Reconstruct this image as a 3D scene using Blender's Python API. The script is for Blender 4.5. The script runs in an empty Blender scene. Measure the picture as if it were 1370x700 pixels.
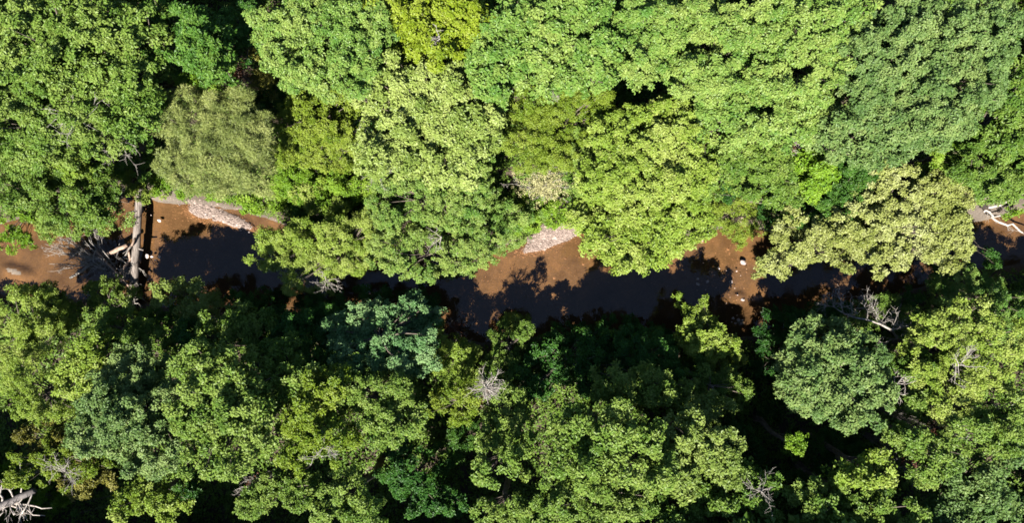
import bpy, math, random
import numpy as np

random.seed(7)
rng = np.random.default_rng(11)
scene = bpy.context.scene
col = scene.collection

# ------------------------------------------------------------------ camera
H = 55.0
TH = math.tan(math.radians(36.0))
cam_d = bpy.data.cameras.new('camera')
cam_d.sensor_width = 36.0
cam_d.lens = 18.0 / TH
cam_d.clip_end = 2000
cam = bpy.data.objects.new('camera', cam_d)
cam.location = (0, 0, H)
col.objects.link(cam)
scene.camera = cam


def mpp(z):
    """metres per photo pixel at height z"""
    return 2 * TH * (H - z) / 1370.0


def at(px, py, z):
    s = mpp(z)
    return np.array([(px - 685) * s, (350 - py) * s, z])


# ------------------------------------------------------------------ light
EL, AZ = math.radians(53), math.radians(17)      # sun low over the near bank, a little upstream
sun_dir = np.array([-math.sin(AZ) * math.cos(EL), -math.cos(AZ) * math.cos(EL), math.sin(EL)])
w = bpy.data.worlds.new('World')
scene.world = w
w.use_nodes = True
nt = w.node_tree
bg = nt.nodes['Background']
sky = nt.nodes.new('ShaderNodeTexSky')
sky.sky_type = 'NISHITA'
sky.sun_disc = False
sky.air_density = 0.8
sky.dust_density = 0.2
sky.ozone_density = 2.0
sky.sun_elevation = EL
sky.sun_rotation = math.atan2(sun_dir[0], sun_dir[1])
nt.links.new(sky.outputs[0], bg.inputs[0])
bg.inputs[1].default_value = 0.055
ld = bpy.data.lights.new('sun', 'SUN')
ld.energy = 5.0
ld.angle = math.radians(0.5)
ld.color = (1.0, 0.955, 0.88)
lo = bpy.data.objects.new('sun', ld)
lo.rotation_euler = (math.pi / 2 - EL, 0, -AZ)
lo.location = (-10, -40, 80)
col.objects.link(lo)
scene.view_settings.view_transform = 'Standard'
scene.view_settings.look = 'None'
scene.view_settings.gamma = 1
scene.view_settings.use_curve_mapping = False
scene.view_settings.exposure = 2.6
cy = scene.cycles
cy.filter_width = 1.65
cy.max_bounces = 6
cy.diffuse_bounces = 3
cy.glossy_bounces = 2
cy.transmission_bounces = 3
cy.transparent_max_bounces = 8
cy.caustics_reflective = False
cy.caustics_refractive = False


# ------------------------------------------------------------------ materials
def lin(c):
    out = []
    for v in c:
        v /= 255.0
        out.append(v / 12.92 if v <= 0.04045 else ((v + 0.055) / 1.055) ** 2.4)
    return np.array(out)


def new_mat(name):
    m = bpy.data.materials.new(name)
    m.use_nodes = True
    n = m.node_tree.nodes
    n.clear()
    out = n.new('ShaderNodeOutputMaterial')
    return m, n, m.node_tree.links, out


def rgba(c, k=1.0):
    c = np.asarray(c) * k
    return (float(c[0]), float(c[1]), float(c[2]), 1)


LEAF_K = 0.26


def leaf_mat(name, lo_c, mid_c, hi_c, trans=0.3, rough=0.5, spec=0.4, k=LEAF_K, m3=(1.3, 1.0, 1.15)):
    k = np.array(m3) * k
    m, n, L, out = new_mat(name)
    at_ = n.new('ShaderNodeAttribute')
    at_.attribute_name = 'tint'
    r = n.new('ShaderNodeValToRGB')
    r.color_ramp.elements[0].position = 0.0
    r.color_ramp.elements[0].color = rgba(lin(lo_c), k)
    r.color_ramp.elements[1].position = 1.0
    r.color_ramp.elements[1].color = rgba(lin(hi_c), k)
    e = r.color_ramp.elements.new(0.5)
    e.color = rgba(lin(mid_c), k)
    L.new(at_.outputs['Fac'], r.inputs[0])
    p = n.new('ShaderNodeBsdfPrincipled')
    p.inputs['Roughness'].default_value = rough
    p.inputs['Specular IOR Level'].default_value = spec * 0.36
    L.new(r.outputs[0], p.inputs['Base Color'])
    t = n.new('ShaderNodeBsdfTranslucent')
    hs = n.new('ShaderNodeHueSaturation')
    hs.inputs['Hue'].default_value = 0.485
    hs.inputs['Saturation'].default_value = 1.1
    hs.inputs['Value'].default_value = 1.3
    L.new(r.outputs[0], hs.inputs['Color'])
    L.new(hs.outputs[0], t.inputs['Color'])
    mx = n.new('ShaderNodeMixShader')
    mx.inputs[0].default_value = trans
    L.new(p.outputs[0], mx.inputs[1])
    L.new(t.outputs[0], mx.inputs[2])
    L.new(mx.outputs[0], out.inputs[0])
    return m


def bark_mat(name, c1, c2, scale=6.0, stretch=(1, 1, 0.25), k=0.3, rough=0.85):
    m, n, L, out = new_mat(name)
    tc = n.new('ShaderNodeTexCoord')
    mp = n.new('ShaderNodeMapping')
    mp.inputs['Scale'].default_value = stretch
    no = n.new('ShaderNodeTexNoise')
    no.inputs['Scale'].default_value = scale
    no.inputs['Detail'].default_value = 6
    no.inputs['Roughness'].default_value = 0.65
    r = n.new('ShaderNodeValToRGB')
    r.color_ramp.elements[0].position = 0.35
    r.color_ramp.elements[1].position = 0.68
    r.color_ramp.elements[0].color = rgba(lin(c1), k)
    r.color_ramp.elements[1].color = rgba(lin(c2), k)
    bp = n.new('ShaderNodeBump')
    bp.inputs['Strength'].default_value = 0.6
    bp.inputs['Distance'].default_value = 0.05
    p = n.new('ShaderNodeBsdfPrincipled')
    p.inputs['Roughness'].default_value = rough
    p.inputs['Specular IOR Level'].default_value = 0.25
    L.new(tc.outputs['Object'], mp.inputs[0])
    L.new(mp.outputs[0], no.inputs['Vector'])
    L.new(no.outputs[0], r.inputs[0])
    L.new(r.outputs[0], p.inputs['Base Color'])
    L.new(no.outputs[0], bp.inputs['Height'])
    L.new(bp.outputs[0], p.inputs['Normal'])
    L.new(p.outputs[0], out.inputs[0])
    return m


LEAVES = {
    'A': leaf_mat('mid green leaf', (98, 142, 42), (128, 168, 56), (158, 190, 76), m3=(1.1, 1.02, 1.35)),
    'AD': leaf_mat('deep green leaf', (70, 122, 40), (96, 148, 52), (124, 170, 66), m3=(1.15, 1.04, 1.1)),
    'Y': leaf_mat('yellow green leaf', (138, 172, 46), (166, 194, 62), (192, 210, 88), m3=(1.05, 1.05, 1.5)),
    'YY': leaf_mat('golden green leaf', (140, 160, 26), (176, 190, 34), (204, 208, 64), m3=(0.84, 0.98, 1.5)),
    'P': leaf_mat('pale green leaf', (130, 154, 64), (162, 182, 84), (192, 206, 112), spec=0.5, m3=(1.1, 1.15, 1.15)),
    'CR': leaf_mat('cream green leaf', (158, 166, 74), (194, 198, 104), (222, 222, 144), spec=0.5, m3=(1.02, 1.1, 1.15)),
    'B': leaf_mat('blue green leaf', (84, 126, 66), (112, 152, 86), (142, 176, 108), spec=0.5, rough=0.55, m3=(1.42, 1.22, 0.98)),
    'BB': leaf_mat('cool blue green leaf', (76, 128, 78), (108, 158, 102), (140, 182, 128), spec=0.5, rough=0.55, m3=(1.4, 1.25, 1.0)),
    'LG': leaf_mat('light green leaf', (100, 158, 58), (134, 182, 76), (164, 202, 96), spec=0.5, m3=(1.22, 1.04, 1.1)),
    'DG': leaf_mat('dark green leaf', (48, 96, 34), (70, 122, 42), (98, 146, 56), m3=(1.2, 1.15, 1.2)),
    'OL': leaf_mat('olive green leaf', (112, 144, 30), (140, 166, 42), (164, 184, 62), m3=(1.12, 1.12, 1.4)),
    'PI': leaf_mat('grey green needle', (98, 112, 58), (132, 144, 78), (168, 174, 108), trans=0.12, m3=(1.4, 1.42, 1.2)),
    'LM': leaf_mat('lime green leaf', (126, 172, 34), (154, 198, 46), (186, 214, 72), m3=(1.0, 1.0, 1.4)),
    'TAN': leaf_mat('dry tan leaf', (126, 122, 74), (160, 156, 104), (196, 192, 142), trans=0.15, m3=(2.0, 2.0, 2.1)),
    'OT': leaf_mat('fading olive leaf', (124, 124, 44), (148, 148, 56), (172, 168, 80), trans=0.2, m3=(1.0, 1.0, 1.0)),
    'RB': leaf_mat('dead brown leaf', (84, 46, 32), (124, 76, 54), (164, 116, 88), trans=0.1, m3=(1.0, 1.0, 1.0)),
}
BARK = bark_mat('grey brown bark', (84, 72, 60), (150, 136, 120))
DARKBARK = bark_mat('dark bark', (46, 38, 32), (92, 80, 68))
LOGBARK = bark_mat('weathered log bark', (92, 78, 68), (204, 190, 178), 5.5, (2.2, 0.22, 2.2), 0.25)
DEADWOOD = bark_mat('bleached dead wood', (150, 136, 124), (222, 212, 202), 5.0, (1, 1, 1), 0.36)
TWIG = bark_mat('grey dead twig', (106, 98, 90), (182, 174, 164), 5.0, (1, 1, 1), 0.42)
WARMWOOD = bark_mat('stripped warm wood', (164, 132, 110), (216, 188, 166), 5.0, (1, 1, 1), 0.3)


def stone_mat(name, c1, c2, k=0.27):
    m, n, L, out = new_mat(name)
    at_ = n.new('ShaderNodeAttribute')
    at_.attribute_name = 'tint'
    tc = n.new('ShaderNodeTexCoord')
    no = n.new('ShaderNodeTexNoise')
    no.inputs['Scale'].default_value = 7
    no.inputs['Detail'].default_value = 6
    ad = n.new('ShaderNodeMath')
    ad.operation = 'MULTIPLY_ADD'
    ad.inputs[1].default_value = 0.7
    r = n.new('ShaderNodeValToRGB')
    r.color_ramp.elements[0].position = 0.25
    r.color_ramp.elements[1].position = 0.85
    r.color_ramp.elements[0].color = rgba(lin(c1), k)
    r.color_ramp.elements[1].color = rgba(lin(c2), k)
    p = n.new('ShaderNodeBsdfPrincipled')
    p.inputs['Roughness'].default_value = 0.75
    bp = n.new('ShaderNodeBump')
    bp.inputs['Strength'].default_value = 0.4
    bp.inputs['Distance'].default_value = 0.04
    L.new(tc.outputs['Object'], no.inputs['Vector'])
    L.new(no.outputs[0], ad.inputs[0])
    L.new(at_.outputs['Fac'], ad.inputs[2])
    L.new(ad.outputs[0], r.inputs[0])
    L.new(r.outputs[0], p.inputs['Base Color'])
    L.new(no.outputs[0], bp.inputs['Height'])
    L.new(bp.outputs[0], p.inputs['Normal'])
    L.new(p.outputs[0], out.inputs[0])
    return m


STONE = stone_mat('pale stone', (150, 124, 116), (240, 226, 220))
PEBBLE = stone_mat('pinkish pebble', (112, 88, 76), (212, 186, 170), 0.21)


# ------------------------------------------------------------------ mesh building
def mesh_from(name, V, Q, mat, tint=None, smooth=False):
    V = np.asarray(V, np.float32).reshape(-1, 3)
    Q = np.asarray(Q, np.int32)
    k = Q.shape[1]
    me = bpy.data.meshes.new(name)
    me.vertices.add(len(V))
    me.vertices.foreach_set('co', V.ravel())
    me.loops.add(Q.size)
    me.loops.foreach_set('vertex_index', Q.ravel())
    me.polygons.add(len(Q))
    me.polygons.foreach_set('loop_start', np.arange(0, Q.size, k, dtype=np.int32))
    me.polygons.foreach_set('use_smooth', np.full(len(Q), smooth))
    if tint is not None:
        a = me.attributes.new('tint', 'FLOAT', 'FACE')
        a.data.foreach_set('value', np.asarray(tint, np.float32))
    me.materials.append(mat)
    me.update(calc_edges=True)
    return me


def link(name, me, parent=None, loc=None):
    o = bpy.data.objects.new(name, me)
    col.objects.link(o)
    if parent is not None:
        o.parent = parent
    if loc is not None:
        o.location = loc
    return o


def tag(o, label, cat, group=None, kind=None):
    if label:
        o['label'] = label
    if cat:
        o['category'] = cat
    if group:
        o['group'] = group
    if kind:
        o['kind'] = kind
    return o


def thing(name, label, cat, loc, group=None):
    o = bpy.data.objects.new(name, None)
    o.empty_display_size = 0.5
    col.objects.link(o)
    o.location = loc
    return tag(o, label, cat, group)


def unit(v):
    v = np.asarray(v, float)
    return v / np.maximum(np.linalg.norm(v, axis=-1, keepdims=True), 1e-9)


class Tubes:
    def __init__(s):
        s.V, s.Q, s.n = [], [], 0

    def add(s, pts, rad, n=6, cap=True):
        pts = np.asarray(pts, float)
        rad = np.asarray(rad, float)
        t = unit(np.gradient(pts, axis=0))
        ref = np.array([0.31, 0.17, 0.93]) if abs(t[0] @ np.array([0.31, 0.17, 0.93])) < 0.85 else np.array([1.0, 0.2, 0.1])
        a = unit(np.cross(t, ref))
        b = np.cross(t, a)
        ang = np.linspace(0, 2 * math.pi, n, endpoint=False)
        ring = (pts[:, None] + rad[:, None, None] * (np.cos(ang)[None, :, None] * a[:, None] + np.sin(ang)[None, :, None] * b[:, None]))
        m = len(pts)
        s.V.append(ring.reshape(-1, 3))
        i = np.arange(m - 1)[:, None] * n
        j = np.arange(n)[None]
        q = np.stack([i + j, i + (j + 1) % n, i + n + (j + 1) % n, i + n + j], -1).reshape(-1, 4) + s.n
        s.Q.append(q)
        base = s.n
        s.n += m * n
        if cap:
            for e, flip in ((0, True), (m - 1, False)):
                s.V.append(pts[e:e + 1])
                c = s.n
                s.n += 1
                for k in range(0, n, 2):
                    f = [base + e * n + k, base + e * n + (k + 1) % n, base + e * n + (k + 2) % n, c]
                    s.Q.append(np.array([f[::-1] if flip else f]))

    def mesh(s, name, mat, off=(0, 0, 0)):
        return mesh_from(name, np.concatenate(s.V) - np.asarray(off), np.concatenate(s.Q), mat, smooth=True)


def wobble(p0, p1, n, amp):
    t = np.linspace(0, 1, n)[:, None]
    p = p0 + (p1 - p0) * t
    j = rng.normal(0, amp, (n, 3))
    j[0] = 0
    j[-1] *= 0.3
    return p + j


def twig_tree(T, p, d, length, r, depth, spread=0.7, kids=3, droop=0.0, flat=1.0):
    d = unit(d)
    n = 5
    pts = [np.array(p, float)]
    dd = d.copy()
    for k in range(n - 1):
        dd = unit(dd + rng.normal(0, 0.16, 3) * np.array([1, 1, flat]) + np.array([0, 0, -droop]))
        pts.append(pts[-1] + dd * length / (n - 1))
    pts = np.array(pts)
    rad = np.linspace(r, r * 0.45, n)
    T.add(pts, rad, 6 if r > 0.05 else 4, cap=r > 0.04)
    if depth <= 0:
        return
    for k in range(kids):
        u = rng.uniform(0.35, 1.0)
        i = min(int(u * (n - 1)), n - 2)
        q = pts[i] + (pts[i + 1] - pts[i]) * (u * (n - 1) - i)
        nd = unit(dd + rng.normal(0, spread, 3) * np.array([1, 1, flat]))
        twig_tree(T, q, nd, length * rng.uniform(0.45, 0.75), max(r * rng.uniform(0.4, 0.6), 0.012), depth - 1, spread, kids, droop, flat)


def leaf_arrays(C, N, k, Lf, Wf, beta=(-0.35, 0.45), base=0.2, tint=None, fold=0.12):
    """k leaves round each clump centre C with clump axis N; returns verts, quads, face tint"""
    m = len(C)
    N = unit(N)
    ref = np.where(np.abs(N[:, 2:3]) < 0.9, np.array([[0, 0, 1.0]]), np.array([[1.0, 0, 0]]))
    T1 = unit(np.cross(N, ref))
    T2 = np.cross(N, T1)
    a = (np.arange(k)[None] * 2 * math.pi / k + rng.uniform(0, 2 * math.pi, (m, 1)) + rng.normal(0, 0.35, (m, k)))
    R = np.cos(a)[..., None] * T1[:, None] + np.sin(a)[..., None] * T2[:, None]
    b = rng.uniform(beta[0], beta[1], (m, k))[..., None]
    D = unit(R * np.cos(b) + N[:, None] * np.sin(b))
    S = unit(np.cross(D, N[:, None] + rng.normal(0, 0.35, (m, k, 3))))
    U = np.cross(S, D)
    l = (Lf * rng.uniform(0.7, 1.25, (m, k)))[..., None]
    wd = (Wf * rng.uniform(0.75, 1.2, (m, k)))[..., None]
    P0 = C[:, None] + R * (base * l) + N[:, None] * rng.normal(0, 0.18, (m, k, 1)) * l
    P2 = P0 + D * l - U * l * 0.12
    M = P0 + D * l * 0.52
    P1 = M + S * wd * 0.5 + U * fold * l
    P3 = M - S * wd * 0.5 + U * fold * l
    V = np.stack([P0, P1, P2, P3], 2).reshape(-1, 3)
    Q = np.arange(m * k * 4).reshape(-1, 4)
    tt = rng.normal(0, 0.13, (m, k)) + (tint[:, None] if tint is not None else 0.5)
    return V, Q, np.clip(tt, 0, 1).reshape(-1)


# leaf habit: leaves per clump, length, width, clumps per m2 of lobe, lobe radius range, beta
HABIT = {
    'oak': dict(spray=0.3, k=6, L=0.19, W=0.115, dens=29, lr=(0.62, 1.05), beta=(-0.45, 0.35)),
    'small': dict(spray=0.24, k=7, L=0.15, W=0.085, dens=33, lr=(0.5, 0.85), beta=(-0.4, 0.5)),
    'fine': dict(spray=0.26, k=8, L=0.17, W=0.058, dens=36, lr=(0.45, 0.8), beta=(-0.3, 0.7)),
    'pine': dict(spray=0.3, k=14, L=0.24, W=0.03, dens=26, lr=(0.45, 0.95), beta=(0.0, 1.1)),
    'shrub': dict(spray=0.22, k=6, L=0.16, W=0.09, dens=36, lr=(0.4, 0.75), beta=(-0.2, 0.8)),
    'big': dict(spray=0.34, k=6, L=0.26, W=0.17, dens=17, lr=(0.65, 1.05), beta=(-0.5, 0.3)),
}

# ------------------------------------------------------------------ creek and ground
S0 = mpp(0)
NB = np.array([(-600, 310), (0, 302), (60, 287), (100, 270), (150, 260), (200, 262), (260, 270), (330, 286), (400, 312), (480, 333), (560, 348), (620, 350), (690, 328), (735, 322), (790, 308), (850, 328), (920, 318), (980, 310), (1040, 312), (1120, 312), (1200, 300), (1290, 288), (1340, 284), (1400, 285), (2000, 300)], float)
SB = np.array([(-600, 410), (0, 392), (100, 400), (190, 406), (300, 416), (400, 428), (500, 446), (600, 456), (700, 452), (800, 442), (900, 442), (1000, 452), (1060, 440), (1130, 420), (1200, 392), (1300, 358), (1400, 350), (2000, 380)], float)


def banks(x):
    px = x / S0 + 685
    n = (350 - np.interp(px, NB[:, 0], NB[:, 1])) * S0
    s = (350 - np.interp(px, SB[:, 0], SB[:, 1])) * S0
    return n, s


def wav(x, y, f, seed):
    r = np.random.default_rng(seed)
    v = 0
    for k in range(6):
        a = r.uniform(0, 6.28)
        ff = f * r.uniform(0.6, 1.7)
        v = v + np.sin(ff * (x * math.cos(a) + y * math.sin(a)) + r.uniform(0, 6.28))
    return v / 6


BUMPS = [  # px, py, rx, ry, angle, height of the crest above water, sandiness
    (748, 309, 33, 15, 24, 0.20, 1), (722, 328, 30, 9, 18, 0.03, 1), (275, 283, 26, 11, -12, 0.05, 1), (312, 296, 28, 8, -20, 0.12, 1),
    (20, 364, 20, 8, -18, 0.02, 1), (990, 432, 13, 7, 0, 0.0, 1), (1318, 272, 48, 20, 8, 0.6, 1), (232, 250, 40, 18, 0, 0.8, 1), (150, 262, 16, 7, 0, 0.2, 1), (990, 398, 8, 7, 0, -0.02, 1)]


def ground_z(x, y):
    x = np.asarray(x, float)
    y = np.asarray(y, float)
    n, s = banks(x)
    c, h = (n + s) / 2, (n - s) / 2
    wob = 0.10 * wav(x, y, 0.9, 3) + 0.05 * wav(x, y, 2.6, 4)
    d = np.abs(y - c) / h + wob
    bed = -0.42 + 0.34 * np.clip((d - 0.35) / 0.65, 0, 1) ** 2 + 0.05 * wav(x, y, 1.7, 5) + 0.03 * wav(x, y, 4.5, 6)
    rise = np.clip((d - 0.97) / 0.42, 0, 1)
    z = bed * (1 - rise) + (rise * rise * (3 - 2 * rise)) * 1.25
    z = z + np.clip(d - 1.4, 0, 30) * 0.14 + np.clip(d - 1.2, 0, 1) * (0.22 * wav(x, y, 0.5, 7) + 0.1 * wav(x, y, 1.6, 8))
    sand = np.clip(1 - (d - 1.02) / 0.12, 0, 1)
    for px, py, rx, ry, ang, ht, sd in BUMPS:
        a = math.radians(ang)
        u, v = x - (px - 685) * S0, y - (350 - py) * S0
        e = np.sqrt(((u * math.cos(a) + v * math.sin(a)) / (rx * S0)) ** 2 + ((-u * math.sin(a) + v * math.cos(a)) / (ry * S0)) ** 2)
        e = e + 0.15 * wav(x, y, 3.0, int(px)) + 0.06 * wav(x, y, 9.0, int(px) + 1)
        m = np.clip(1.5 - e, 0, 1)
        m = m * m * (3 - 2 * m)
        z = z * (1 - m) + (ht + 0.05 * wav(x, y, 3.5, 31)) * m
        sand = np.maximum(sand, np.clip(1.55 - e, 0, 1) * sd)
    return z, sand, d


def axis(a, b, step, far):
    core = np.arange(a, b + step / 2, step)
    k = np.array([1.2, 3, 7, 15, 40, 100, 220, far])
    return np.concatenate([a - k[::-1], core, b + k])


gx, gy = axis(-45, 45, 0.3, 500), axis(-28, 28, 0.2, 500)
X, Y = np.meshgrid(gx, gy)
Z, SAND, _ = ground_z(X, Y)
nx, ny = len(gx), len(gy)
i = (np.arange(ny - 1)[:, None] * nx + np.arange(nx - 1)[None]).ravel()
Q = np.stack([i, i + 1, i + nx + 1, i + nx], 1)
m, n, L, out = new_mat('creek bed sand and leaf litter')
at_ = n.new('ShaderNodeAttribute')
at_.attribute_name = 'sand'
tc = n.new('ShaderNodeTexCoord')


def noise(scale, detail=6, rough=0.6):
    q = n.new('ShaderNodeTexNoise')
    q.inputs['Scale'].default_value = scale
    q.inputs['Detail'].default_value = detail
    q.inputs['Roughness'].default_value = rough
    L.new(tc.outputs['Object'], q.inputs['Vector'])
    return q


def ramp(src, stops):
    r = n.new('ShaderNodeValToRGB')
    el = r.color_ramp.elements
    el[0].position, el[0].color = stops[0]
    el[1].position, el[1].color = stops[-1]
    for p_, c_ in stops[1:-1]:
        e_ = el.new(p_)
        e_.color = c_
    L.new(src, r.inputs[0])
    return r


n1 = noise(9, 8, 0.7)
n2 = noise(0.45, 8, 0.68)
litter = ramp(n1.outputs[0], [(0.3, (0.012, 0.009, 0.006, 1)), (0.55, (0.032, 0.024, 0.015, 1)), (0.75, (0.07, 0.05, 0.03, 1))])
sandc = ramp(n1.outputs[0], [(0.3, (0.041, 0.033, 0.026, 1)), (0.5, (0.055, 0.045, 0.0355, 1)), (0.75, (0.082, 0.068, 0.055, 1))])
big = ramp(n2.outputs[0], [(0.34, (0.68, 0.64, 0.6, 1)), (0.5, (1.0, 1.0, 1.0, 1)), (0.64, (1.45, 1.38, 1.28, 1))])
ml = n.new('ShaderNodeMix')
ml.data_type = 'RGBA'
ml.blend_type = 'MULTIPLY'
ml.inputs[0].default_value = 1
L.new(sandc.outputs[0], ml.inputs[6])
L.new(big.outputs[0], ml.inputs[7])
mx = n.new('ShaderNodeMix')
mx.data_type = 'RGBA'
L.new(at_.outputs['Fac'], mx.inputs[0])
L.new(litter.outputs[0], mx.inputs[6])
L.new(ml.outputs[2], mx.inputs[7])
p = n.new('ShaderNodeBsdfPrincipled')
p.inputs['Roughness'].default_value = 0.9
p.inputs['Specular IOR Level'].default_value = 0.2
bp = n.new('ShaderNodeBump')
bp.inputs['Strength'].default_value = 0.5
bp.inputs['Distance'].default_value = 0.08
L.new(n1.outputs[0], bp.inputs['Height'])
L.new(mx.outputs[2], p.inputs['Base Color'])
L.new(bp.outputs[0], p.inputs['Normal'])
L.new(p.outputs[0], out.inputs[0])
me = mesh_from('ground', np.stack([X, Y, Z], -1).reshape(-1, 3), Q, m, smooth=True)
a = me.attributes.new('sand', 'FLOAT', 'POINT')
a.data.foreach_set('value', SAND.astype(np.float32).ravel())
tag(link('ground', me), 'sandy creek bed rising to dark leaf littered forest floor on both banks', None, kind='structure')

# water: tannin brown, clear enough to show the lit sand
m, n, L, out = new_mat('tannin brown creek water')
tc = n.new('ShaderNodeTexCoord')
mp = n.new('ShaderNodeMapping')
mp.inputs['Scale'].default_value = (0.7, 1.5, 1)
L.new(tc.outputs['Object'], mp.inputs[0])
q = n.new('ShaderNodeTexNoise')
q.inputs['Scale'].default_value = 3.2
q.inputs['Detail'].default_value = 4
L.new(mp.outputs[0], q.inputs['Vector'])
bp = n.new('ShaderNodeBump')
bp.inputs['Strength'].default_value = 0.10
bp.inputs['Distance'].default_value = 0.05
L.new(q.outputs[0], bp.inputs['Height'])
gl = n.new('ShaderNodeBsdfGlossy')
gl.inputs['Roughness'].default_value = 0.03
L.new(bp.outputs[0], gl.inputs['Normal'])
tr = n.new('ShaderNodeBsdfTransparent')
tr.inputs[0].default_value = (0.83, 0.66, 0.475, 1)
fr = n.new('ShaderNodeFresnel')
fr.inputs['IOR'].default_value = 1.33
L.new(bp.outputs[0], fr.inputs['Normal'])
ms = n.new('ShaderNodeMixShader')
L.new(fr.outputs[0], ms.inputs[0])
L.new(tr.outputs[0], ms.inputs[1])
L.new(gl.outputs[0], ms.inputs[2])
L.new(ms.outputs[0], out.inputs[0])
xs = np.arange(-70, 70.1, 1.0)
nb, sb = banks(xs)
V = np.concatenate([np.stack([xs, sb - 1.2, 0 * xs], 1), np.stack([xs, nb + 1.2, 0 * xs], 1)])
k = len(xs)
j = np.arange(k - 1)
me = mesh_from('creek_water', V, np.stack([j, j + 1, j + 1 + k, j + k], 1), m, smooth=True)
tag(link('creek_water', me), 'shallow tea brown creek running between the wooded banks', None, kind='structure')


# ------------------------------------------------------------------ trees and shrubs
def crown(blobs, ztop, hab, depth=0.9, gap=0.1, floor=0.6, grow=1.07):
    """lobes (foliage puffs) over a union of domes; blobs in world units (x, y, rx, ry)"""
    hb = HABIT[hab]
    lobes = []
    dom = []
    for bi, (x, y, rx, ry, zt) in enumerate(blobs):
        rz = max(min(depth * (rx + ry) / 2, 5.6), 0.5)
        rx, ry = rx * grow, ry * grow
        dom.append((x, y, zt - rz, rx, ry, rz))
    for bi, (x, y, zc, rx, ry, rz) in enumerate(dom):
        c = np.array([x, y, zc])
        mine = []
        area = 4 * math.pi * ((rx * ry) ** 1.6 / 3 + 2 * (((rx + ry) / 2 * rz) ** 1.6) / 3) ** (1 / 1.6)
        want = int(area * 0.62 / 1.0) + 3
        for t in range(want * 14):
            if len(mine) >= want:
                break
            d = unit(rng.normal(0, 1, 3))
            if d[2] < -0.75:
                continue
            lr = rng.uniform(*hb['lr']) * min(1.0, 0.45 + 0.25 * min(rx, ry))
            sh = rng.uniform(0.72, 1.12)
            if rng.uniform() < 0.28:
                lr *= 0.55
                sh = rng.uniform(1.0, 1.27)
            pos = c + d * np.maximum(np.array([rx, ry, rz if d[2] > 0 else max(rz, 2.4)]) * sh - lr * 0.85, 0.15)
            pos[2] += rng.normal(0, 0.22)
            if any(np.linalg.norm((pos - q[0]) * np.array([1, 1, 0.8])) < (lr + q[1]) * 0.52 for q in mine):
                continue
            inside = False
            for bj, (x2, y2, zc2, rx2, ry2, rz2) in enumerate(dom):
                if bj != bi:
                    e = (pos - np.array([x2, y2, zc2])) / np.array([rx2, ry2, rz2])
                    if e @ e < 0.45:
                        inside = True
            if inside or pos[2] < floor:
                continue
            if rng.uniform() < gap:
                mine.append((pos, lr * 0.8, d, False))
                continue
            mine.append((pos, lr, d, True))
        lobes += [q for q in mine if q[3]]
    return lobes, dom


def foliage(lobes, hab, dens=1.0, tint0=0.5, tvar=0.24):
    """leaf rosettes: each lobe carries sprays, each spray a small dome of leaf clumps"""
    hb = HABIT[hab]
    Cs, Ns, Ts = [], [], []
    q = rng.uniform(0.86, 1.22)
    spr = hb.get('spray', 0.3) * rng.uniform(0.85, 1.3)
    dens = dens / q ** 1.6
    sd = int(rng.integers(1, 9999))
    for pos, lr, d, _ in lobes:
        low = d[2] < -0.2
        area = 4 * math.pi * lr * lr * 0.62
        nn = int(area * hb['dens'] * dens * (0.55 if low else 1.0) * rng.uniform(0.85, 1.15)) + 4
        axis_ = unit(d * 0.7 + np.array([0, 0, 0.7]))
        ns = max(int(area * 0.62 / (spr * spr * 2.6)), 3)
        sv = unit(rng.normal(0, 1, (ns * 3, 3)))
        sv = sv[(sv @ axis_) > -0.3][:ns]
        if not len(sv):
            sv = axis_[None]
        sf = rng.uniform(0.68, 1.18, len(sv))
        S = pos + sv * sf[:, None] * np.array([lr, lr, lr * 0.8])
        st = rng.normal(0, tvar * 0.55, len(sv))
        k = rng.integers(0, len(sv), nn)
        v = unit(rng.normal(0, 1, (nn, 3)) + 0.55 * sv[k] + np.array([0, 0, 0.5]))
        rr = spr * rng.uniform(0.45, 1.05, nn)
        P = S[k] + v * rr[:, None] * np.array([1, 1, 0.7])
        ins = rng.uniform(size=nn) < 0.16
        P[ins] = pos + (P[ins] - pos) * rng.uniform(0.2, 0.7, (ins.sum(), 1))
        Cs.append(P)
        Ns.append(v * 0.75 + np.array([0, 0, 0.6]) + rng.normal(0, 0.22, v.shape))
        Ts.append(tint0 + rng.normal(0, tvar * 0.6) + st[k] + rng.normal(0, tvar * 0.35, nn))
    C = np.concatenate(Cs)
    T = np.concatenate(Ts) + 0.28 * wav(C[:, 0], C[:, 1], 0.9, sd)
    return leaf_arrays(C, np.concatenate(Ns), hb['k'], hb['L'] * q, hb['W'] * q, hb['beta'], tint=T)


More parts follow.
